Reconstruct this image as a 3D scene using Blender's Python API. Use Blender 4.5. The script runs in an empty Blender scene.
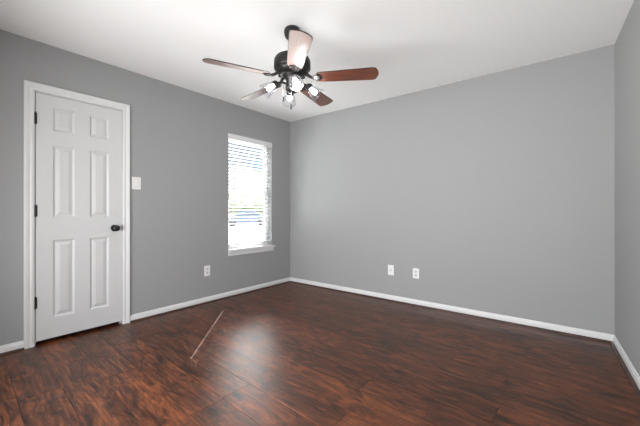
import bpy, bmesh, math, random
from mathutils import Vector, Matrix, noise
random.seed(7)
PI = math.pi
R = math.radians
S = bpy.context.scene
col = S.collection

# ---------------------------------------------------------------- camera
YAW = R(38.2)
CAM = Vector((3.359, -3.528, 1.074))
FW = Vector((-math.sin(YAW), math.cos(YAW), 0))
RT = Vector((math.cos(YAW), math.sin(YAW), 0))
cd = bpy.data.cameras.new('camera'); cam = bpy.data.objects.new('camera', cd); col.objects.link(cam)
cam.location = CAM; cam.rotation_euler = (R(90), 0, YAW)
cd.sensor_width = 36; cd.lens = 316 / 640 * 36; cd.shift_y = -2 / 640; cd.clip_start = .02; cd.clip_end = 400
S.camera = cam

# ---------------------------------------------------------------- colour management
S.view_settings.view_transform = 'Standard'; S.view_settings.look = 'None'
S.view_settings.gamma = 1; S.view_settings.use_curve_mapping = False
S.view_settings.exposure = 0.52

# ---------------------------------------------------------------- sky
SKY_LOW, SKY_HIGH, SKY_GLOW = .95, 2.6, 140.0
w = bpy.data.worlds.new('sky'); S.world = w; w.use_nodes = True
nt = w.node_tree; nt.nodes.clear()
N = nt.nodes.new; L = nt.links.new
out = N('ShaderNodeOutputWorld'); bg = N('ShaderNodeBackground'); tc = N('ShaderNodeTexCoord')
sep = N('ShaderNodeSeparateXYZ'); ramp = N('ShaderNodeValToRGB')
L(tc.outputs['Generated'], sep.inputs[0]); L(sep.outputs['Z'], ramp.inputs[0])
cr = ramp.color_ramp
cr.elements[0].position = 0.0; cr.elements[0].color = (.78, .73, .66, 1)
cr.elements[1].position = 1.0; cr.elements[1].color = (.80, .90, 1, 1)
e = cr.elements.new(.12); e.color = (.84, .80, .74, 1)
e = cr.elements.new(.145); e.color = (.27, .33, .45, 1)
e = cr.elements.new(.26); e.color = (.27, .33, .45, 1)
e = cr.elements.new(.32); e.color = (1, .98, .95, 1)
ns = N('ShaderNodeTexNoise'); ns.inputs['Scale'].default_value = 3.1; ns.inputs['Detail'].default_value = 5
L(tc.outputs['Generated'], ns.inputs['Vector'])
cl = N('ShaderNodeValToRGB'); cl.color_ramp.elements[0].position = .25; cl.color_ramp.elements[1].position = .42
cl.color_ramp.elements[0].color = (.55, .70, .92, 1); cl.color_ramp.elements[1].color = (1, 1, 1, 1)
L(ns.outputs['Fac'], cl.inputs[0])
mx = N('ShaderNodeMix'); mx.data_type = 'RGBA'; mx.blend_type = 'MULTIPLY'; mx.inputs[0].default_value = 1
L(ramp.outputs[0], mx.inputs[6]); L(cl.outputs[0], mx.inputs[7])
# one gap of blue between the low clouds
gd = N('ShaderNodeVectorMath'); gd.operation = 'DOT_PRODUCT'; gd.inputs[1].default_value = (FW * 1 + RT * (-62 / 316) + Vector((0, 0, 45 / 316))).normalized()
L(tc.outputs['Generated'], gd.inputs[0])
gm = N('ShaderNodeMapRange'); gm.inputs[1].default_value = math.cos(R(1.25)); gm.inputs[2].default_value = math.cos(R(.6)); L(gd.outputs['Value'], gm.inputs[0])
mg = N('ShaderNodeMix'); mg.data_type = 'RGBA'; L(gm.outputs[0], mg.inputs[0]); L(mx.outputs[2], mg.inputs[6]); mg.inputs[7].default_value = (.22, .42, .62, 1)
L(mg.outputs[2], bg.inputs[0])
mr = N('ShaderNodeMapRange'); mr.inputs[1].default_value = .26; mr.inputs[2].default_value = .60; mr.inputs[3].default_value = SKY_LOW; mr.inputs[4].default_value = SKY_HIGH
L(sep.outputs['Z'], mr.inputs[0])
dp = N('ShaderNodeVectorMath'); dp.operation = 'DOT_PRODUCT'; dp.inputs[1].default_value = Vector((-1, 1.05, 1.52)).normalized()
L(tc.outputs['Generated'], dp.inputs[0])
gl = N('ShaderNodeMapRange'); gl.interpolation_type = 'SMOOTHSTEP'; gl.inputs[1].default_value = .84; gl.inputs[2].default_value = .98; gl.inputs[3].default_value = 0; gl.inputs[4].default_value = SKY_GLOW
L(dp.outputs['Value'], gl.inputs[0])
ad = N('ShaderNodeMath'); L(mr.outputs[0], ad.inputs[0]); L(gl.outputs[0], ad.inputs[1]); L(ad.outputs[0], bg.inputs[1])
L(bg.outputs[0], out.inputs[0])

# ---------------------------------------------------------------- sun (through the blind's cord holes)
sd = bpy.data.lights.new('sun', 'SUN'); sd.energy = 36; sd.angle = R(.12); sd.color = (1, .96, .9)
so = bpy.data.objects.new('sun', sd); col.objects.link(so)
so.rotation_euler = Vector((1, -1.05, -1.52)).to_track_quat('-Z', 'Y').to_euler()

# ---------------------------------------------------------------- portal at the window, added fill at the rear
def area(name, loc, direction, sx, sy, power, colr=(1, 1, 1), portal=False):
    d = bpy.data.lights.new(name, 'AREA'); d.shape = 'RECTANGLE'; d.size = sx; d.size_y = sy
    d.energy = power; d.color = colr
    if portal: d.cycles.is_portal = True
    o = bpy.data.objects.new(name, d); col.objects.link(o)
    o.location = loc; o.rotation_euler = Vector(direction).to_track_quat('-Z', 'Z').to_euler()
    return o
area('window_portal', (-.16, -.75, 1.32), (1, 0, 0), .76, 1.48, 1, portal=True)
area('rear_fill_light', (2.05, -3.97, 1.0), (.06, 1, .06), 2.7, 1.3, 55, (.98, .99, 1)).data.spread = R(142)  # added fill light for the room, standing in the made-up rear opening
BULB = 68

# ================================================================ materials
def mat(name, c, rough=.5, metal=0, coat=0, spec=.5, emit=None, es=0):
    m = bpy.data.materials.new(name); m.use_nodes = True
    b = m.node_tree.nodes['Principled BSDF']
    b.inputs['Base Color'].default_value = (*c, 1); b.inputs['Roughness'].default_value = rough
    b.inputs['Metallic'].default_value = metal; b.inputs['Coat Weight'].default_value = coat
    b.inputs['Coat Roughness'].default_value = .15; b.inputs['Specular IOR Level'].default_value = spec
    if emit: b.inputs['Emission Color'].default_value = (*emit, 1); b.inputs['Emission Strength'].default_value = es
    return m
def bump(m, scale, strength, dist=.002, detail=3):
    t = m.node_tree; b = t.nodes['Principled BSDF']
    c = t.nodes.new('ShaderNodeTexCoord'); n = t.nodes.new('ShaderNodeTexNoise'); u = t.nodes.new('ShaderNodeBump')
    n.inputs['Scale'].default_value = scale; n.inputs['Detail'].default_value = detail
    u.inputs['Strength'].default_value = strength; u.inputs['Distance'].default_value = dist
    t.links.new(c.outputs['Object'], n.inputs['Vector']); t.links.new(n.outputs['Fac'], u.inputs['Height'])
    t.links.new(u.outputs['Normal'], b.inputs['Normal'])
    return m
def mottled(m, c1, c2, scale, detail=3, stretch=(1, 1, 1)):
    t = m.node_tree; b = t.nodes['Principled BSDF']
    c = t.nodes.new('ShaderNodeTexCoord'); mp = t.nodes.new('ShaderNodeMapping'); mp.inputs['Scale'].default_value = stretch
    n = t.nodes.new('ShaderNodeTexNoise'); r = t.nodes.new('ShaderNodeValToRGB')
    n.inputs['Scale'].default_value = scale; n.inputs['Detail'].default_value = detail
    r.color_ramp.elements[0].position = .3; r.color_ramp.elements[1].position = .7
    r.color_ramp.elements[0].color = (*c1, 1); r.color_ramp.elements[1].color = (*c2, 1)
    t.links.new(c.outputs['Object'], mp.inputs[0]); t.links.new(mp.outputs[0], n.inputs['Vector'])
    t.links.new(n.outputs['Fac'], r.inputs[0]); t.links.new(r.outputs[0], b.inputs['Base Color'])
    return m

WALL = bump(mat('wall_paint', (.36, .365, .367), .75, spec=.3), 130, .22, .0015)
CEIL = bump(mat('ceiling_paint', (.93, .93, .925), .9, spec=.2), 90, .2, .002)
TRIM = mat('white_trim_paint', (.76, .765, .765), .35)
DOORM = mat('white_door_paint', (.66, .665, .667), .4)
BLACK = mat('black_hardware', (.012, .012, .013), .32)
GAP = mat('dark_gap', (.004, .0035, .003), .9)
PLASTIC = mat('white_plastic', (.86, .86, .85), .35)
SLOT = mat('dark_slot', (.05, .05, .05), .5)
SOCK = mat('receptacle_face', (.66, .66, .65), .4)
BLIND = mat('blind_white', (.80, .80, .80), .45)
SLATM = mat('slat_white', (.60, .60, .61), .5)
CORD = mat('cord', (.55, .55, .57), .7)
VINYL = mat('white_vinyl', (.80, .81, .82), .4)
BRONZE = bump(mat('dark_bronze', (.016, .015, .0145), .38, .3), 60, .06, .001)
BRACKET = mat('aged_bronze', (.035, .030, .027), .4, .6)
SHOE = mottled(mat('dark_wood_shoe', (.06, .025, .015), .35), (.03, .013, .009), (.085, .037, .022), 9, 4)

# transparent sheet / glass that still shades light through
def glassy(name, tint, gloss, rough, diffuse=0, edge=.8, dcol=(.9, .9, .9)):
    m = bpy.data.materials.new(name); m.use_nodes = True; t = m.node_tree; t.nodes.clear()
    o = t.nodes.new('ShaderNodeOutputMaterial'); tr = t.nodes.new('ShaderNodeBsdfTransparent'); g = t.nodes.new('ShaderNodeBsdfGlossy')
    tr.inputs[0].default_value = (*tint, 1); g.inputs['Roughness'].default_value = rough
    lw = t.nodes.new('ShaderNodeLayerWeight'); lw.inputs[0].default_value = .5
    pw = t.nodes.new('ShaderNodeMath'); pw.operation = 'POWER'; pw.inputs[1].default_value = 4
    fr = t.nodes.new('ShaderNodeMath'); fr.operation = 'MULTIPLY_ADD'; fr.inputs[1].default_value = edge; fr.inputs[2].default_value = gloss
    t.links.new(lw.outputs['Facing'], pw.inputs[0]); t.links.new(pw.outputs[0], fr.inputs[0])
    mm = t.nodes.new('ShaderNodeMixShader'); t.links.new(fr.outputs[0], mm.inputs[0])
    src = tr
    if diffuse:
        tl = t.nodes.new('ShaderNodeBsdfTranslucent'); tl.inputs[0].default_value = (*dcol, 1)
        df = t.nodes.new('ShaderNodeBsdfDiffuse'); df.inputs[0].default_value = (*dcol, 1)
        a = t.nodes.new('ShaderNodeMixShader'); a.inputs[0].default_value = .5
        t.links.new(tl.outputs[0], a.inputs[1]); t.links.new(df.outputs[0], a.inputs[2])
        b = t.nodes.new('ShaderNodeMixShader')
        f = t.nodes.new('ShaderNodeMath'); f.operation = 'MULTIPLY_ADD'; f.inputs[1].default_value = .006; f.inputs[2].default_value = diffuse
        l2 = t.nodes.new('ShaderNodeLayerWeight'); l2.inputs[0].default_value = .5
        t.links.new(l2.outputs['Facing'], f.inputs[0]); t.links.new(f.outputs[0], b.inputs[0])
        t.links.new(tr.outputs[0], b.inputs[1]); t.links.new(a.outputs[0], b.inputs[2]); src = b
    t.links.new(src.outputs[0], mm.inputs[1]); t.links.new(g.outputs[0], mm.inputs[2]); t.links.new(mm.outputs[0], o.inputs[0])
    return m
PANE = glassy('window_glass', (.97, .98, .98), .03, .02)
SHADE = glassy('ribbed_shade_glass', (.89, .89, .90), .02, .07, .006, .4, (.85, .86, .88))
BULBM = mat('lit_bulb', (1, 1, 1), .5, emit=(1, .995, .985), es=BULB)

# ---- laminate floor
def floor_material():
    m = bpy.data.materials.new('walnut_laminate'); m.use_nodes = True; t = m.node_tree; b = t.nodes['Principled BSDF']
    nn = t.nodes.new; k = t.links.new
    tc = nn('ShaderNodeTexCoord'); at = nn('ShaderNodeAttribute'); at.attribute_name = 'plank'
    sp = nn('ShaderNodeSeparateColor'); k(at.outputs['Color'], sp.inputs[0])
    rot = nn('ShaderNodeVectorRotate'); rot.rotation_type = 'Z_AXIS'; rot.inputs['Angle'].default_value = R(3)
    k(tc.outputs['Object'], rot.inputs['Vector'])
    off = nn('ShaderNodeVectorMath'); off.operation = 'MULTIPLY_ADD'; off.inputs[1].default_value = (37, 53, 29)
    k(at.outputs['Color'], off.inputs[0]); k(rot.outputs[0], off.inputs[2])
    def noisy(scale, stretch, detail, rough, dist=0):
        mp = nn('ShaderNodeMapping'); mp.inputs['Scale'].default_value = stretch; k(off.outputs[0], mp.inputs[0])
        n = nn('ShaderNodeTexNoise'); n.inputs['Scale'].default_value = scale; n.inputs['Detail'].default_value = detail
        n.inputs['Roughness'].default_value = rough; n.inputs['Distortion'].default_value = dist
        k(mp.outputs[0], n.inputs['Vector']); return n.outputs['Fac']
    def rampc(src, stops):
        r = nn('ShaderNodeValToRGB'); c = r.color_ramp
        c.elements[0].position, c.elements[0].color = stops[0][0], (*stops[0][1], 1)
        c.elements[1].position, c.elements[1].color = stops[-1][0], (*stops[-1][1], 1)
        for p, q in stops[1:-1]: c.elements.new(p).color = (*q, 1)
        k(src, r.inputs[0]); return r.outputs[0]
    def mix(mode, f, a, c):
        x = nn('ShaderNodeMix'); x.data_type = 'RGBA'; x.blend_type = mode
        if isinstance(f, float): x.inputs[0].default_value = f
        else: k(f, x.inputs[0])
        k(a, x.inputs[6]); k(c, x.inputs[7]); return x.outputs[2]
    big = noisy(8.5, (.42, 1.5, 1), 9, .74, 1.4)
    base = rampc(big, [(.34, (.014, .0055, .0035)), (.44, (.058, .018, .0075)), (.53, (.125, .039, .0145)), (.67, (.225, .070, .024))])
    tone = rampc(sp.outputs[0], [(0, (.82, .82, .83)), (.5, (.97, .96, .95)), (1, (1.22, 1.16, 1.08))])
    c = mix('MULTIPLY', 1.0, base, tone)
    streak = rampc(noisy(7, (.35, 7, 1), 5, .65, .4), [(.35, (.45, .42, .42)), (.52, (.95, .95, .95)), (.7, (1.35, 1.3, 1.25))])
    c = mix('MULTIPLY', .8, c, streak)
    # cathedral grain rings
    mp = nn('ShaderNodeMapping'); mp.inputs['Scale'].default_value = (.8, 3.2, 1); k(off.outputs[0], mp.inputs[0])
    wv = nn('ShaderNodeTexWave'); wv.wave_type = 'RINGS'; wv.inputs['Scale'].default_value = 4.5; wv.inputs['Distortion'].default_value = 9
    wv.inputs['Detail'].default_value = 2.5; wv.inputs['Detail Scale'].default_value = .8; k(mp.outputs[0], wv.inputs['Vector'])
    ring = rampc(wv.outputs['Fac'], [(0, (.5, .46, .44)), (.25, (1, 1, 1)), (1, (1.08, 1.06, 1.04))])
    c = mix('MULTIPLY', .55, c, ring)
    knot = rampc(noisy(5.5, (.9, 1.5, 1), 2, .5, .3), [(.27, (.22, .22, .24)), (.36, (1, 1, 1)), (1, (1, 1, 1))])
    c = mix('MULTIPLY', .85, c, knot)
    k(c, b.inputs['Base Color'])
    fine = noisy(16, (.6, 9, 1), 4, .6)
    rr = nn('ShaderNodeMapRange'); rr.inputs[1].default_value = .3; rr.inputs[2].default_value = .7; rr.inputs[3].default_value = .34; rr.inputs[4].default_value = .46
    k(fine, rr.inputs[0]); k(rr.outputs[0], b.inputs['Roughness'])
    bp = nn('ShaderNodeBump'); bp.inputs['Strength'].default_value = .35; bp.inputs['Distance'].default_value = .0015
    k(fine, bp.inputs['Height']); k(bp.outputs[0], b.inputs['Normal'])
    b.inputs['Specular IOR Level'].default_value = .3
    b.inputs['Coat Weight'].default_value = .2; b.inputs['Coat Roughness'].default_value = .36
    return m
FLOORM = floor_material()

# ================================================================ mesh helpers
def link(name, bm, m, parent=None, smooth=False, autos=None):
    me = bpy.data.meshes.new(name); bmesh.ops.recalc_face_normals(bm, faces=bm.faces[:])
    if smooth:
        for f in bm.faces: f.smooth = True
    bm.to_mesh(me); bm.free()
    if autos:
        me.set_sharp_from_angle(angle=R(autos))
    for x in (m if isinstance(m, (list, tuple)) else [m]): me.materials.append(x)
    o = bpy.data.objects.new(name, me); col.objects.link(o)
    if parent: o.parent = parent
    return o
def box(bm, lo, hi, bev=0, mi=0):
    g = bmesh.ops.create_cube(bm, size=1)
    c = [(a + b) / 2 for a, b in zip(lo, hi)]; s = [abs(b - a) for a, b in zip(lo, hi)]
    for v in g['verts']: v.co = Vector((v.co.x * s[0] + c[0], v.co.y * s[1] + c[1], v.co.z * s[2] + c[2]))
    fs = {f for v in g['verts'] for f in v.link_faces}
    for f in fs: f.material_index = mi
    if bev:
        es = {e for v in g['verts'] for e in v.link_edges}
        bmesh.ops.bevel(bm, geom=list(es), offset=bev, segments=2, affect='EDGES', profile=.5)
    return g['verts']
def prism(bm, pts, a, b):
    """pts: list of 3-D points (a closed outline); extruded by vector b - a"""
    d = Vector(b) - Vector(a)
    v0 = [bm.verts.new(Vector(p)) for p in pts]; v1 = [bm.verts.new(Vector(p) + d) for p in pts]
    n = len(pts); bm.faces.new(v0); bm.faces.new(v1[::-1])
    for i in range(n): bm.faces.new((v0[i], v1[i], v1[(i + 1) % n], v0[(i + 1) % n]))
def lathe(bm, prof, seg=32, M=Matrix(), rib=0, ribn=0, cap0=False, cap1=False):
    rings = []
    for r, z in prof:
        ring = []
        for i in range(seg):
            a = 2 * PI * i / seg; rr = r * (1 + rib * math.cos(ribn * a)) if rib else r
            ring.append(bm.verts.new(M @ Vector((rr * math.cos(a), rr * math.sin(a), z))))
        rings.append(ring)
    for p, q in zip(rings, rings[1:]):
        for i in range(seg): bm.faces.new((p[i], p[(i + 1) % seg], q[(i + 1) % seg], q[i]))
    if cap0: bm.faces.new(rings[0])
    if cap1: bm.faces.new(rings[-1][::-1])
def tube(bm, pts, r, seg=8, r1=None):
    pts = [Vector(p) for p in pts]; rings = []
    for i, p in enumerate(pts):
        d = (pts[min(i + 1, len(pts) - 1)] - pts[max(i - 1, 0)]).normalized()
        u = d.cross(Vector((0, 0, 1)))
        if u.length < .05: u = d.cross(Vector((0, 1, 0)))
        u.normalize(); v = d.cross(u)
        rr = r if r1 is None else r + (r1 - r) * i / (len(pts) - 1)
        rings.append([bm.verts.new(p + (u * math.cos(2 * PI * k / seg) + v * math.sin(2 * PI * k / seg)) * rr) for k in range(seg)])
    for a, b in zip(rings, rings[1:]):
        for k in range(seg): bm.faces.new((a[k], a[(k + 1) % seg], b[(k + 1) % seg], b[k]))
    bm.faces.new(rings[0]); bm.faces.new(rings[-1][::-1])
def frame_to(origin, zdir, up=(0, 0, 1)):
    z = Vector(zdir).normalized(); x = Vector(up).cross(z)
    if x.length < .01: x = Vector((1, 0, 0)).cross(z)
    x.normalize(); y = z.cross(x)
    M = Matrix((x, y, z)).transposed().to_4x4(); M.translation = Vector(origin); return M
def thing(name, label, cat, loc=(0, 0, 0), group=None):
    o = bpy.data.objects.new(name, None); col.objects.link(o); o.location = loc
    o.empty_display_size = .1; return tag(o, label, cat, group)
def tag(o, label, cat, group=None, kind=None):
    o['label'] = label; o['category'] = cat
    if group: o['group'] = group
    if kind: o['kind'] = kind
    return o
def struct(o): o['kind'] = 'structure'; return o

# ================================================================ room shell
FZ, H = -.008, 2.44
YR = -3.78                                    # rear wall
RB, RR = Vector((3.655, 0, 0)), Vector((3.876, YR, 0))   # right wall line (slightly out of square)
T = .13
DY0, DY1, DZ = -2.962, -2.306, 2.046          # door rough opening
WY0, WY1, WZ0, WZ1 = -1.118, -.385, .560, 2.05

# floor: planks
ang = R(-3); U = Vector((math.cos(ang), math.sin(ang), 0)); V = Vector((-math.sin(ang), math.cos(ang), 0))
bm = bmesh.new(); lay = bm.loops.layers.float_color.new('plank')
PW, PL, V0 = .1958, 1.30, -2.737
jo = {2: 1.907, 3: 2.537, 4: 1.886, 6: 1.835, 8: 1.80, 12: 2.952, 7: 2.2, 0: 1.15, 1: .62, 9: 2.75, 5: 2.45, 10: 2.05}
for row in range(-7, 17):
    base = jo.get(row, random.uniform(0, PL)) - 4 * PL
    for n in range(9):
        u0 = base + n * PL; u1 = u0 + PL; v0 = V0 + row * PW; v1 = v0 + PW
        if u1 < -.5 or u0 > 4.6: continue
        rc = (random.random(), random.random(), random.random(), 1)
        def P(u, v, z): q = U * u + V * v; return bm.verts.new((q.x, q.y, z))
        g = .0006; gb = .0017
        o_ = [P(u0, v0, FZ - .0010), P(u1, v0, FZ - .0010), P(u1, v1, FZ - .0010), P(u0, v1, FZ - .0010)]
        a_ = [P(u0 + g, v0 + g, FZ - .0010), P(u1 - g, v0 + g, FZ - .0010), P(u1 - g, v1 - g, FZ - .0010), P(u0 + g, v1 - g, FZ - .0010)]
        b_ = [P(u0 + gb, v0 + gb, FZ), P(u1 - gb, v0 + gb, FZ), P(u1 - gb, v1 - gb, FZ), P(u0 + gb, v1 - gb, FZ)]
        fs = []
        for i in range(4):
            j = (i + 1) % 4
            f = bm.faces.new((o_[i], o_[j], a_[j], a_[i])); f.material_index = 1; fs.append(f)
            fs.append(bm.faces.new((a_[i], a_[j], b_[j], b_[i])))
        fs.append(bm.faces.new(b_))
        for f in fs:
            for lp in f.loops: lp[lay] = rc
rd = (RR - RB).normalized(); rn = Vector((-rd.y, rd.x, 0))
if rn.x < 0: rn = -rn
for co, no in (((-.10, 0, 0), (-1, 0, 0)), ((0, .0, 0), (0, 1, 0)), ((0, YR, 0), (0, -1, 0)), (RB, rn)):
    bmesh.ops.bisect_plane(bm, geom=bm.verts[:] + bm.edges[:] + bm.faces[:], plane_co=co, plane_no=no, clear_outer=True)
prism(bm, [(-.10, YR, FZ - .0022), (RR.x, YR, FZ - .0022), (RB.x, 0, FZ - .0022), (-.10, 0, FZ - .0022)], (0, 0, 0), (0, 0, -.08))
bmesh.ops.recalc_face_normals(bm, faces=bm.faces[:])
fl = struct(link('floor', bm, [FLOORM, GAP]))

# ceiling
bm = bmesh.new(); prism(bm, [(0, YR, H), (RR.x, YR, H), (RB.x, 0, H), (0, 0, H)], (0, 0, 0), (0, 0, .12))
struct(link('ceiling', bm, CEIL))
# left wall with door and window openings
bm = bmesh.new()
x0, x1 = -T, 0
zb = FZ - .08
for a in [(YR, DY0, zb, H + .12), (DY0, DY1, DZ, H + .12), (DY1, WY0, zb, H + .12), (WY0, WY1, zb, WZ0), (WY0, WY1, WZ1, H + .12), (WY1, T, zb, H + .12)]:
    box(bm, (x0, a[0], a[2]), (x1, a[1], a[3]))
bmesh.ops.remove_doubles(bm, verts=bm.verts[:], dist=1e-5)
struct(link('wall_left', bm, WALL))
bm = bmesh.new(); box(bm, (0, 0, zb), (RB.x, T, H + .12)); struct(link('wall_back', bm, WALL))
bm = bmesh.new()
e = rn * T
prism(bm, [(RB.x, 0, zb), (RR.x, YR, zb), (RR.x + e.x, YR + e.y, zb), (RB.x + e.x, e.y, zb)], (0, 0, 0), (0, 0, H + .12 - zb))
struct(link('wall_right', bm, WALL))
# rear wall, behind the camera, with an added window opening for the fill light
bm = bmesh.new(); A0, A1, B0, B1 = .65, 3.45, .3, 1.7
for a in [(0, A0, zb, H + .12), (A1, RR.x, zb, H + .12), (A0, A1, zb, B0), (A0, A1, B1, H + .12)]:
    box(bm, (a[0], YR - T, a[2]), (a[1], YR, a[3]))
bmesh.ops.remove_doubles(bm, verts=bm.verts[:], dist=1e-5)
struct(link('wall_rear', bm, WALL))
bm = bmesh.new(); fw = .05
for lo, hi in (((A0, B0), (A0 + fw, B1)), ((A1 - fw, B0), (A1, B1)), ((A0, B0), (A1, B0 + fw)), ((A0, B1 - fw), (A1, B1)), ((2.03, B0), (2.07, B1))):
    box(bm, (lo[0], YR - .10, lo[1]), (hi[0], YR - .05, hi[1]))
w2 = struct(link('fill_window_2', bm, VINYL))  # frame of the added, unseen rear window

# baseboards with dark shoe moulding
def base_profile(p, q, n, name, shoe_trim0=0, shoe_trim1=0):
    """p,q along the wall foot; n = inward normal"""
    p, q, n = Vector(p), Vector(q), Vector(n); d = (q - p).normalized()
    pr = [(0, FZ), (.014, FZ), (.014, .036), (.012, .042), (.0085, .046), (.0075, .054), (.004, .0585), (0, .0595)]
    bm = bmesh.new(); prism(bm, [(p.x + n.x * a, p.y + n.y * a, z) for a, z in pr], p, q)
    o = struct(link(name, bm, TRIM))
    sr = [(.0142, FZ), (.034, FZ), (.033, FZ + .006), (.028, FZ + .012), (.0205, FZ + .015), (.0142, FZ + .016)]
    bm = bmesh.new(); pp = p + d * shoe_trim0; prism(bm, [(pp.x + n.x * a, pp.y + n.y * a, z) for a, z in sr], p + d * shoe_trim0, q - d * shoe_trim1)
    link('shoe_moulding', bm, SHOE, o)
    return o
CY0, CY1 = -3.018, -2.258
base_profile((0, YR + .016, 0), (0, CY0, 0), (1, 0, 0), 'baseboard_left')
base_profile((0, CY1, 0), (0, 0, 0), (1, 0, 0), 'baseboard_left', 0, .014)
base_profile((.0142, 0, 0), (RB.x - .001, 0, 0), (0, -1, 0), 'baseboard_back', 0, .014)
pb = RB + rd * .0145
base_profile(pb, RR - rd * .02, -rn, 'baseboard_right', .004, 0)
base_profile((.02, YR, 0), (RR.x - .03, YR, 0), (0, 1, 0), 'baseboard_rear')

# ================================================================ door
bm = bmesh.new()
# casing: moulded profile on three sides (mitred), offset s from the inner edge
prof = [(0, .0), (0, .010), (.006, .0135), (.018, .0145), (.024, .011), (.030, .0125), (.040, .0165), (.054, .0195), (.060, .018), (.0615, .0)]
iy0, iy1, iz = CY0 + .0615, CY1 - .0615, 2.101 - .0615
rings = []
for s, x in prof:
    rings.append([bm.verts.new((x, iy0 - s, FZ)), bm.verts.new((x, iy0 - s, iz + s)), bm.verts.new((x, iy1 + s, iz + s)), bm.verts.new((x, iy1 + s, FZ))])
for a, b in zip(rings, rings[1:]):
    for i in range(3): bm.faces.new((a[i], a[i + 1], b[i + 1], b[i]))
a, b = rings[0], rings[-1]
for i in range(3): bm.faces.new((a[i], b[i], b[i + 1], a[i + 1]))
for i in (0, 3): bm.faces.new([r[i] for r in rings])
casing = struct(link('trim_1', bm, TRIM))
# jamb
SY0, SY1, SZ0, SZ1 = -2.945, -2.323, .024, 2.030
bm = bmesh.new()
box(bm, (-T, DY0, FZ), (-.0005, SY0 - .004, DZ)); box(bm, (-T, SY1 + .004, FZ), (-.0005, DY1, DZ)); box(bm, (-T, SY0 - .004, SZ1 + .004), (-.0005, SY1 + .004, DZ))
box(bm, (-.055, SY0 - .004, FZ), (-.043, SY0 + .008, SZ1 + .004)); box(bm, (-.055, SY1 - .008, FZ), (-.043, SY1 + .004, SZ1 + .004)); box(bm, (-.055, SY0, SZ1 - .008), (-.043, SY1, SZ1 + .004))
jamb = struct(link('trim_2', bm, TRIM))
bm = bmesh.new(); box(bm, (-.128, DY0 - .001, FZ - .03), (-.0805, DY1 + .001, DZ)); struct(link('dark_door_backing', bm, GAP))  # near-black block behind the slab, its colour stands in for shade under the door

# slab with six moulded panels
px = [(-2.838, -2.690), (-2.581, -2.432)]
pz = [(.191, .833), (1.020, 1.617), (1.738, 1.932)]
FXD = -.002
bm = bmesh.new()
ys = [SY0, px[0][0], px[0][1], px[1][0], px[1][1], SY1]; zs = [SZ0, pz[0][0], pz[0][1], pz[1][0], pz[1][1], pz[2][0], pz[2][1], SZ1]
gv = {(i, j): bm.verts.new((FXD, y, z)) for i, y in enumerate(ys) for j, z in enumerate(zs)}
for i in range(5):
    for j in range(7):
        if i in (1, 3) and j in (1, 3, 5): continue
        bm.faces.new((gv[i, j], gv[i + 1, j], gv[i + 1, j + 1], gv[i, j + 1]))
bk = [bm.verts.new((FXD - .035, y, z)) for y, z in ((SY0, SZ0), (SY1, SZ0), (SY1, SZ1), (SY0, SZ1))]
bm.faces.new(bk)
bm.faces.new([gv[i, 0] for i in range(6)] + [bk[1], bk[0]]); bm.faces.new([gv[i, 7] for i in range(6)] + [bk[2], bk[3]])
bm.faces.new([gv[0, j] for j in range(8)] + [bk[3], bk[0]]); bm.faces.new([gv[5, j] for j in range(8)] + [bk[2], bk[1]])
door = struct(link('door_1', bm, DOORM))
for (ya, yb) in px:
    for (za, zb_) in pz:
        bm = bmesh.new(); steps = [(0, 0), (.003, -.002), (.010, -.0085), (.016, -.0105), (.020, -.0105), (.024, -.0085), (.044, -.0025), (.047, -.002)]
        rings = [[bm.verts.new((FXD + dx, y, z)) for y, z in ((ya + s, za + s), (yb - s, za + s), (yb - s, zb_ - s), (ya + s, zb_ - s))] for s, dx in steps]
        for a, b in zip(rings, rings[1:]):
            for i in range(4): bm.faces.new((a[i], a[(i + 1) % 4], b[(i + 1) % 4], b[i]))
        bm.faces.new(rings[-1])
        link('door_panel', bm, DOORM, door)
for z in (1.819, 1.074, .336):
    bm = bmesh.new(); hy = SY0 - .004
    lathe(bm, [(.0065, z - .044), (.0065, z + .044)], 12, Matrix.Translation((.0065, hy, 0)), cap0=True, cap1=True)
    lathe(bm, [(.001, z + .054), (.004, z + .050), (.004, z + .0445)], 12, Matrix.Translation((.0065, hy, 0)), cap0=True, cap1=True)
    lathe(bm, [(.004, z - .0445), (.004, z - .049), (.001, z - .052)], 12, Matrix.Translation((.0065, hy, 0)), cap0=True, cap1=True)
    box(bm, (-.0015, hy + .005, z - .044), (.0006, hy + .0115, z + .044)); box(bm, (-.0005, hy - .007, z - .044), (.0012, hy - .001, z + .044))
    link('hinge', bm, BLACK, door)
KM = frame_to((FXD, -2.387, .914), (1, 0, 0))
bm = bmesh.new(); lathe(bm, [(.032, 0), (.032, .003), (.029, .007), (.016, .009)], 32, KM, cap0=True)
lathe(bm, [(.011, .008), (.010, .030), (.014, .036), (.024, .040), (.0285, .048), (.0285, .055), (.024, .063), (.014, .068), (.003, .0695)], 32, KM, cap0=True, cap1=True)
link('door_knob', bm, BLACK, door, smooth=True, autos=40)
bm = bmesh.new(); box(bm, (-.020, SY1 - .0005, .885), (-.001, SY1 + .0015, .943)); box(bm, (-.0016, SY1 + .0005, .888), (.0006, SY1 + .0035, .940)); link('latch_plate', bm, BLACK, door)

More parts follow.
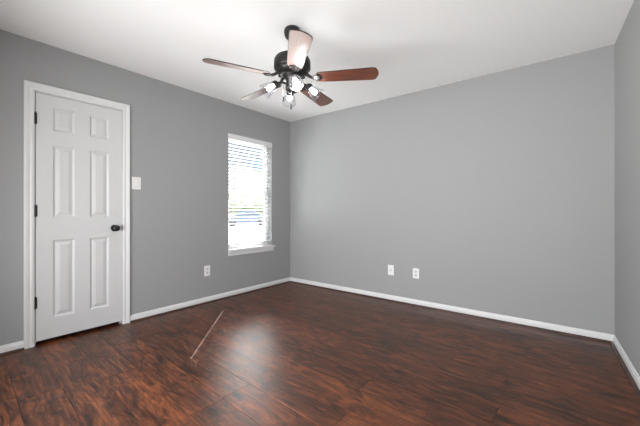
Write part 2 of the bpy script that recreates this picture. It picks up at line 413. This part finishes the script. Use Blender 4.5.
# ================================================================ window
bm = bmesh.new(); xo, xi = -.125, -.075; f = .035; WS = .585
box(bm, (xo, WY0, WS), (xi, WY0 + f, WZ1)); box(bm, (xo, WY1 - f, WS), (xi, WY1, WZ1))
box(bm, (xo, WY0 + f, WS), (xi, WY1 - f, WS + .045)); box(bm, (xo, WY0 + f, WZ1 - f), (xi, WY1 - f, WZ1))
win = struct(link('window_1', bm, VINYL))
MZ = 1.315
def sash(name, z0, z1, xa, xb):
    bm = bmesh.new(); s = .028; a, b = WY0 + f, WY1 - f
    box(bm, (xa, a, z0), (xb, a + s, z1)); box(bm, (xa, b - s, z0), (xb, b, z1)); box(bm, (xa, a + s, z0), (xb, b - s, z0 + s)); box(bm, (xa, a + s, z1 - s), (xb, b - s, z1))
    o = link(name, bm, VINYL, win)
    bm = bmesh.new(); xm = (xa + xb) / 2; box(bm, (xm - .002, a + s, z0 + s), (xm + .002, b - s, z1 - s)); link('pane', bm, PANE, o)
sash('sash', MZ - .005, WZ1 - f, -.122, -.102)
sash('sash', WS + .045, MZ + .03, -.100, -.080)
bm = bmesh.new()   # stool with horns and front edge
box(bm, (-.100, WY0 + .001, WZ0 + .001), (0, WY1 - .001, WS)); box(bm, (.0002, WY0 - .012, .555), (.034, WY1 + .040, WS), .006)
box(bm, (.0002, WY0 - .006, .505), (.016, WY1 + .030, .555), .004)
link('window_sill', bm, TRIM, win)

# ---- blind
bl = thing('window_blind', 'white slatted blind with half-open slats hanging in the window', 'blind', (0, (WY0 + WY1) / 2, WZ1))
def bparent(o): o.parent = bl; o.matrix_parent_inverse = Matrix.Translation((0, -(WY0 + WY1) / 2, -WZ1)); return o
BY0, BY1 = WY0 + .006, WY1 - .006; BX = -.036
bm = bmesh.new(); box(bm, (-.012, WY0 - .006, 1.985), (.010, WY1 + .004, 2.052), .003); box(bm, (-.07, BY0, 2.000), (-.013, BY1, 2.044)); bparent(link('valance', bm, BLIND))
cords = [BY0 + .10, BY1 - .10]
bm = bmesh.new(); pitch = .0435; z = 1.955; n = 0
zsl = []
while z > .69:
    zsl.append(z)
    tilt = R(-17); hw = .0215; crown = .0020; seg = 6
    # a bowed slat pierced at each cord (route hole)
    yc = [BY0] + [q for c_ in cords for q in (c_ - .008, c_ + .008)] + [BY1]
    xs = [-1, -.62, -.13, .13, .62, 1]
    def SP(t, y, off): 
        x = t * hw; zz = crown * (1 - t * t) + off; return bm.verts.new((BX + x * math.cos(tilt) + zz * math.sin(tilt), y, z - x * math.sin(tilt) + zz))
    top = [[SP(t, y, .0020) for y in yc] for t in xs]; bot = [[SP(t, y, 0) for y in yc] for t in xs]
    hole = lambda i, j: i == 2 and j in (1, 3)
    for i in range(5):
        for j in range(5):
            if hole(i, j): 
                ring = [(i, j), (i + 1, j), (i + 1, j + 1), (i, j + 1)]
                for q in range(4):
                    a, b = ring[q], ring[(q + 1) % 4]; bm.faces.new((top[a[0]][a[1]], top[b[0]][b[1]], bot[b[0]][b[1]], bot[a[0]][a[1]]))
                continue
            bm.faces.new((top[i][j], top[i + 1][j], top[i + 1][j + 1], top[i][j + 1])); bm.faces.new((bot[i][j], bot[i][j + 1], bot[i + 1][j + 1], bot[i + 1][j]))
    for j in range(5):
        bm.faces.new((top[0][j], top[0][j + 1], bot[0][j + 1], bot[0][j])); bm.faces.new((top[5][j], bot[5][j], bot[5][j + 1], top[5][j + 1]))
    for i in range(5):
        bm.faces.new((top[i][0], bot[i][0], bot[i + 1][0], top[i + 1][0])); bm.faces.new((top[i][5], top[i + 1][5], bot[i + 1][5], bot[i][5]))
    z -= pitch
bparent(link('slats', bm, SLATM))
zlast = zsl[-1]
bm = bmesh.new(); box(bm, (BX - .025, BY0, zlast - .058), (BX + .025, BY1, zlast - .040), .003); bparent(link('bottom_rail', bm, BLIND))
bm = bmesh.new()
for c_ in cords:
    for dx in (-.0275, .0275):
        tube(bm, [(BX + dx, c_ + .011, 2.0), (BX + dx, c_ + .011, zlast - .045)], .0009, 6)
bparent(link('ladder_cord', bm, CORD))
bm = bmesh.new(); tube(bm, [(.004, WY0 + .085, 1.984), (.005, WY0 + .085, 1.32)], .0035, 8); tube(bm, [(.004, WY0 + .085, 1.984), (-.02, WY0 + .085, 1.99)], .002, 6)
bparent(link('tilt_wand', bm, mat('clear_wand', (.42, .44, .46), .2)))

# ================================================================ switch and outlets
def plate(name, label, cat, M, wd, ht, kind, group=None):
    """M: frame with z out of the wall, y up"""
    o = thing(name, label, cat, M.translation, group); I = Matrix.Translation(-M.translation)
    def add(n, bm, m, parent=o, smooth=False):
        bmesh.ops.transform(bm, matrix=I @ M, verts=bm.verts[:]); return link(n, bm, m, parent, smooth)
    bm = bmesh.new()
    if kind == 'duplex':
        box(bm, (-wd / 2, -ht / 2, 0), (wd / 2, ht / 2, .0055), .0022); pl = add('cover_plate', bm, PLASTIC)
        for s in (-1, 1):
            cy = s * .0215; bm = bmesh.new()
            v = [(.0155 * math.cos(t), cy + .0148 * math.sin(t) * (.9 if True else 1), .0056) for t in [2 * PI * q / 24 for q in range(24)]]
            prism(bm, v, (0, 0, 0), (0, 0, .0016)); rc = add('receptacle', bm, SOCK)
            bm = bmesh.new()
            box(bm, (-.0075, cy - .002, .0072), (-.0052, cy + .0075, .0076)); box(bm, (.0052, cy - .001, .0072), (.0075, cy + .0065, .0076))
            lathe(bm, [(.0026, .0072), (.0026, .0076)], 12, Matrix.Translation((0, cy - .0085, 0)), cap1=True, cap0=True); add('slots', bm, SLOT, rc)
        bm = bmesh.new(); lathe(bm, [(.003, .0055), (.003, .0066), (.001, .0072)], 12, cap1=True, cap0=True); add('screw', bm, SOCK)
    elif kind == 'jack':
        box(bm, (-wd / 2, -ht / 2, 0), (wd / 2, ht / 2, .0055), .0022); add('cover_plate', bm, PLASTIC)
        bm = bmesh.new(); lathe(bm, [(.0075, .0056), (.0075, .008), (.0048, .008), (.0048, .014), (.0025, .014), (.0025, .010)], 16, cap0=True, cap1=True); add('coax_connector', bm, mat('nickel', (.35, .34, .32), .35, 1))
        for s in (-1, 1):
            bm = bmesh.new(); lathe(bm, [(.003, .0055), (.003, .0066), (.001, .0072)], 12, Matrix.Translation((0, s * .042, 0)), cap1=True, cap0=True)
            add('screw', bm, SOCK)
    else:
        box(bm, (-wd / 2, -ht / 2, 0), (wd / 2, ht / 2, .006), .0025); add('cover_plate', bm, PLASTIC)
        bm = bmesh.new(); a = .0165
        prism(bm, [(-a, -.033, .0061), (-a, .033, .0061), (-a, .033, .0085), (-a, 0, .0105), (-a, -.033, .013)], (0, 0, 0), (2 * a, 0, 0)); add('rocker', bm, PLASTIC)
        bm = bmesh.new(); box(bm, (-.019, -.0355, .006), (.019, .0355, .0066)); add('rocker_frame', bm, SOCK)
    return o
def wl(y, z): M = Matrix(((0, 0, 1), (1, 0, 0), (0, 1, 0))).to_4x4(); M.translation = Vector((.0003, y, z)); return M
def wb(x, z): M = Matrix(((1, 0, 0), (0, 0, -1), (0, 1, 0))).to_4x4(); M.translation = Vector((x, -.0003, z)); return M
plate('light_switch', 'white rocker light switch on the grey wall just right of the door', 'switch', wl(-2.196, 1.348), .084, .122, 'rocker')
plate('wall_outlet', 'white duplex outlet low on the left wall between door and window', 'outlet', wl(-1.419, .367), .076, .122, 'duplex')
plate('wall_outlet', 'white duplex outlet low on the wide back wall, beside the jack plate', 'outlet', wb(1.984, .359), .074, .116, 'duplex')
plate('cable_jack', 'white cover plate with one small round jack on the back wall', 'jack plate', wb(1.673, .362), .076, .122, 'jack')

# ================================================================ ceiling fan
FC = CAM + FW * 2.37 - RT * .208; FC.z = H
fan = thing('ceiling_fan', 'five-blade ceiling fan of dark metal and glossy brown wood with four lit glass shades', 'ceiling fan', FC)
def fadd(name, bm, m, parent=fan, smooth=True, autos=35): return link(name, bm, m, parent, smooth, autos)
def Z(z): return z - H
bm = bmesh.new(); lathe(bm, [(.052, 0), (.060, -.012), (.062, -.034), (.054, -.062), (.034, -.084), (.016, -.090)], 40, cap0=True, cap1=True); fadd('canopy', bm, BRONZE)
bm = bmesh.new(); lathe(bm, [(.0125, -.08), (.0125, Z(2.235))], 20, cap0=True, cap1=True); lathe(bm, [(.022, Z(2.262)), (.028, Z(2.255)), (.032, Z(2.232))], 24, cap0=True, cap1=True); fadd('downrod', bm, BRONZE)
bm = bmesh.new()
lathe(bm, [(.03, Z(2.226)), (.10, Z(2.224)), (.126, Z(2.216)), (.134, Z(2.202)), (.137, Z(2.186)), (.137, Z(2.180)), (.137, Z(2.174)), (.137, Z(2.140)), (.132, Z(2.132)), (.120, Z(2.124)), (.118, Z(2.116)), (.100, Z(2.098)), (.075, Z(2.088))], 48, cap0=True, cap1=True)
fadd('motor_housing', bm, BRONZE)
bm = bmesh.new()   # raised ornament around the housing's lower face
for q in range(10):
    a = 2 * PI * q / 10 + .2; c0 = Vector((.104 * math.cos(a), .104 * math.sin(a), Z(2.112)))
    Mx = Matrix.Translation(c0) @ Matrix.Rotation(a, 4, 'Z') @ Matrix.Rotation(R(40), 4, 'Y') @ Matrix.Diagonal((.020, .024, .006, 1))
    bmesh.ops.create_uvsphere(bm, u_segments=12, v_segments=8, radius=1, matrix=Mx)
fadd('housing_ornament', bm, BRACKET)
# switch housing / light fitter
bm = bmesh.new(); lathe(bm, [(.070, Z(2.100)), (.073, Z(2.088)), (.060, Z(2.070)), (.046, Z(2.052)), (.043, Z(2.020)), (.050, Z(2.010)), (.052, Z(1.990)), (.044, Z(1.972)), (.026, Z(1.960)), (.010, Z(1.955)), (.008, Z(1.945)), (.001, Z(1.940))], 40, cap0=True, cap1=True)
fadd('light_fitter', bm, BRONZE)

WOOD = mottled(mat('blade_wood', (.2, .06, .02), .38, coat=1), (.07, .016, .006), (.19, .046, .014), 5, 5, (1.2, 14, 6))
WOOD.node_tree.nodes['Principled BSDF'].inputs['Coat Roughness'].default_value = .45
EDGE = mat('blade_edge', (.015, .009, .008), .4)
PITCH = R(13); ZB = 2.067
def blade_outline():
    pts = []; r0, r1 = .185, .638
    left = [(r0, .030), (r0 + .006, .044), (r0 + .020, .0535), (r0 + .05, .057), (.40, .0625), (.597, .069), (.617, .061), (.631, .034), (r1, .0)]
    pts = [(x, y) for x, y in left] + [(x, -y) for x, y in left[-2::-1]]
    return pts
BA = [38.2 - (8.2 + 72 * q) for q in range(5)]
for q, a in enumerate(BA):
    Mb = Matrix.Rotation(R(a), 4, 'Z') @ Matrix.Translation((0, 0, Z(ZB))) @ Matrix.Rotation(-PITCH, 4, 'X')
    ol = blade_outline(); t = .0032
    def inset(k):
        return [(x + (-k if x > .4 else k) , y - (k if y > 0 else -k)) if abs(y) > 1e-6 else (x - k, 0) for x, y in ol]
    ins = inset(.0030)
    bm = bmesh.new()
    ring = [[bm.verts.new((x, y, zz)) for x, y in (ins if s else ol)] for zz, s in ((-t, 1), (-t * .55, 0), (t * .55, 0), (t, 1))]
    n = len(ol)
    for A_, B_ in zip(ring, ring[1:]):
        for i in range(n):
            ff = bm.faces.new((A_[i], A_[(i + 1) % n], B_[(i + 1) % n], B_[i])); ff.material_index = 1
    bm.faces.new(ring[0]); bm.faces.new(ring[-1])
    bo = link('blade', bm, [WOOD, EDGE], fan); bo.matrix_local = Mb
    # blade iron: arm from the hub and an ornate plate beneath the blade root
    bm = bmesh.new()
    out_ = []
    for k in range(40):
        th = 2 * PI * k / 40; rr = 1 + .10 * math.cos(5 * th)
        out_.append((.190 + .036 * rr * math.cos(th), .038 * rr * math.sin(th), -t - .0045))
    prism(bm, out_, (0, 0, 0), (0, 0, .004))
    for sx, sy in ((.195, .02), (.195, -.02), (.218, 0)):
        bmesh.ops.create_uvsphere(bm, u_segments=10, v_segments=6, radius=.006, matrix=Matrix.Translation((sx, sy, -t - .005)) @ Matrix.Diagonal((1, 1, .6, 1)))
    for s in (-1, 1):   # scrolls
        tube(bm, [(.190 + .022 * math.cos(g_), s * (.016 + .016 * math.sin(g_)), -t - .006) for g_ in [R(-60 + 30 * i_) for i_ in range(9)]], .0035, 6)
    tube(bm, [(.165, .0, -t - .004), (.140, 0, .004), (.118, 0, .020), (.092, 0, .036)], .010, 10, .013)
    io = link('blade_iron', bm, BRACKET, fan, True, 40); io.matrix_local = Mb

# lamps
LA = [R(38.2 - 78 + 90 * q) for q in range(4)]
for q, a in enumerate(LA):
    rad = Vector((math.cos(a), math.sin(a), 0)); dirn = (rad * math.cos(R(38)) + Vector((0, 0, -math.sin(R(38))))).normalized()
    root = rad * .038 + Vector((0, 0, Z(2.022)))
    sk = rad * .118 + Vector((0, 0, Z(2.020)))
    bm = bmesh.new(); tube(bm, [root, rad * .070 + Vector((0, 0, Z(2.031))), rad * .100 + Vector((0, 0, Z(2.029))), sk], .008, 10)
    M = frame_to(sk, dirn)
    fadd('lamp_arm', bm, BRONZE)
    bm = bmesh.new(); lathe(bm, [(.010, -.012), (.020, -.008), (.027, .004), (.031, .016), (.0315, .026), (.028, .027), (.018, .030)], 24, M, cap0=True, cap1=True)
    so_ = fadd('lamp_socket', bm, BRONZE)
    bm = bmesh.new()
    pr = [(.0275, .020), (.029, .030), (.036, .042), (.0425, .056), (.046, .075), (.049, .095), (.0535, .112), (.0545, .116)]
    inn = [(r_ - .0016, z_) for r_, z_ in pr[::-1]]
    lathe(bm, pr + inn, 72, M, .022, 24)
    fadd('lamp_shade', bm, SHADE, autos=60)
    bm = bmesh.new(); lathe(bm, [(.012, .028), (.014, .040), (.015, .048), (.0175, .058), (.018, .067), (.016, .076), (.010, .082), (.003, .085)], 24, M, cap0=True, cap1=True)
    fadd('light_bulb', bm, BULBM)
# pull chains
def fanpt(px_, py_, dep):   # offset from the fan's centre of a chain hanging at the given spot
    return CAM + FW * dep + RT * ((px_ - 320) / 316 * dep) + Vector((0, 0, -(py_ - 211) / 316 * dep)) - FC
for (sx, sz, zf) in ((-.062, 2.0, 1.925), (-.006, 1.96, 1.868)):
    c0 = RT * sx - FW * .03
    bm = bmesh.new(); z_ = Z(sz)
    tube(bm, [(c0.x, c0.y, z_), (c0.x, c0.y, Z(zf))], .0016, 6)
    while z_ > Z(zf):
        bmesh.ops.create_icosphere(bm, subdivisions=1, radius=.0026, matrix=Matrix.Translation((c0.x, c0.y, z_))); z_ -= .008
    ch = fadd('pull_chain', bm, mat('chain', (.45, .44, .42), .3, 1))
    bm = bmesh.new(); lathe(bm, [(.002, Z(zf)), (.006, Z(zf) - .006), (.0045, Z(zf) - .02), (.0065, Z(zf) - .036), (.003, Z(zf) - .042)], 16, Matrix.Translation((c0.x, c0.y, 0)), cap0=True, cap1=True)
    fadd('pull', bm, BRONZE, ch)

# ================================================================ outside, seen between the slats
GZ = -.30
CONC = mottled(mat('pale_ground', (.6, .55, .46), .9), (.082, .072, .058), (.105, .094, .076), .6, 5)
bm = bmesh.new(); prism(bm, [(-90, -40, GZ), (-.35, -40, GZ), (-.35, 60, GZ), (-90, 60, GZ)], (0, 0, 0), (0, 0, -.2)); struct(link('ground', bm, CONC))
bm = bmesh.new(); prism(bm, [(-6.2, -8, GZ + .012), (-.36, -8, GZ + .012), (-.36, 8, GZ + .012), (-6.2, 8, GZ + .012)], (0, 0, 0), (0, 0, -.011))
struct(link('bounce_slab', bm, mottled(mat('bounce_concrete', (.75, .74, .72), .9), (.22, .215, .20), (.27, .265, .25), 1.5, 5)))  # unseen slab added to bounce sunlight up through the window to the ceiling
# car, broadside
def ray(px_, d, z): p = CAM + FW * d + RT * ((px_ - 320) / 316 * d); return Vector((p.x, p.y, z))
cc = ray(247, 30, GZ); tov = (cc - CAM); tov.z = 0; ca = math.atan2(tov.y, tov.x) - PI / 2
car = thing('parked_car', 'blue-grey car parked across the street, glimpsed between the slats', 'car', cc); car.rotation_euler = (0, 0, ca)
side = [(-2.0, .28), (-2.05, .62), (-1.9, .82), (-1.15, .92), (-.6, 1.38), (.75, 1.40), (1.35, .98), (1.95, .90), (2.1, .62), (2.05, .28)]
bm = bmesh.new(); prism(bm, [(x, -.85, z_) for x, z_ in side], (0, 0, 0), (0, 1.7, 0)); bmesh.ops.bevel(bm, geom=bm.edges[:], offset=.05, segments=2, affect='EDGES')
link('car_body', bm, mat('car_paint', (.23, .30, .41), .5), car, True, 40)
bm = bmesh.new()
for ss in (-.862, .862):
    prism(bm, [(-1.0, ss, .95), (-.55, ss, 1.30), (.70, ss, 1.31), (1.15, ss, .97)], (0, 0, 0), (0, .01, 0))
link('side_windows', bm, mat('car_glass', (.09, .13, .19), .3), car)
TY = mat('tyre', (.11, .12, .13), .8)
for sx in (-1.3, 1.3):
    for sy in (-.78, .78):
        bm = bmesh.new(); Mw = frame_to((sx, sy, .32), (0, 1, 0)); lathe(bm, [(.18, -.1), (.31, -.1), (.33, -.06), (.33, .06), (.31, .1), (.18, .1)], 24, Mw, cap0=True, cap1=True); link('wheel', bm, TY, car, True, 40)
# brick pillar
pc = ray(267.5, 10.5, GZ); pil = thing('brick_pillar', 'red brick garden pillar outside at the window\'s right edge', 'pillar', pc); pil.rotation_euler = (0, 0, ca)
BR = mat('red_brick', (.4, .15, .1), .85); t = BR.node_tree; bk_ = t.nodes.new('ShaderNodeTexBrick'); tcx = t.nodes.new('ShaderNodeTexCoord'); mpx = t.nodes.new('ShaderNodeMapping'); mpx.inputs['Rotation'].default_value = (R(90), 0, 0)
bk_.inputs['Color1'].default_value = (.42, .13, .08, 1); bk_.inputs['Color2'].default_value = (.33, .10, .07, 1); bk_.inputs['Mortar'].default_value = (.5, .45, .4, 1); bk_.inputs['Scale'].default_value = 4.5
t.links.new(tcx.outputs['Object'], mpx.inputs[0]); t.links.new(mpx.outputs[0], bk_.inputs['Vector']); t.links.new(bk_.outputs[0], t.nodes['Principled BSDF'].inputs['Base Color'])
bm = bmesh.new(); box(bm, (-.17, -.17, 0), (.17, .17, 1.18)); link('pillar_shaft', bm, BR, pil)
bm = bmesh.new(); box(bm, (-.20, -.20, 1.18), (.20, .20, 1.25), .015); link('pillar_cap', bm, CONC, pil)
# trees in a row far off
LEAF = mottled(mat('foliage', (.2, .3, .15), .9), (.19, .26, .16), (.28, .34, .23), 2.5, 5)
BARK = mat('bark', (.14, .10, .07), .9)
labels = ['leftmost of the far green trees seen low through the blind', 'low round green tree beyond the parked car, left of centre', 'wider green tree beyond the parked car, at its middle', 'green tree beyond the parked car, right of centre', 'rightmost of the far green trees, near the window edge']
for i, (px_, hh, rr_) in enumerate([(227, 2.3, 2.2), (236, 2.5, 2.4), (245, 2.5, 2.3), (255, 2.7, 2.4), (264, 2.9, 2.4)]):
    p = ray(px_, (54, 66, 60, 78, 72)[i], GZ); tr = thing('tree', labels[i], 'tree', p, 'trees across the street')
    bm = bmesh.new(); bmesh.ops.create_icosphere(bm, subdivisions=4, radius=1)
    for v in bm.verts:
        d = v.co.normalized(); k = 1 + .28 * noise.noise(d * 2.2 + Vector((i * 7, 0, 0))) + .14 * noise.noise(d * 6 + Vector((i, 3, 0)))
        v.co = Vector((d.x * rr_ * k, d.y * rr_ * k, .9 + (hh * .5 + .1) + d.z * (hh * .5) * k))
    link('crown', bm, LEAF, tr, True)
    bm = bmesh.new(); tube(bm, [(0, 0, 0), (.05, 0, .8), (0, .05, 1.8)], .16, 10, .10); link('trunk', bm, BARK, tr, True)
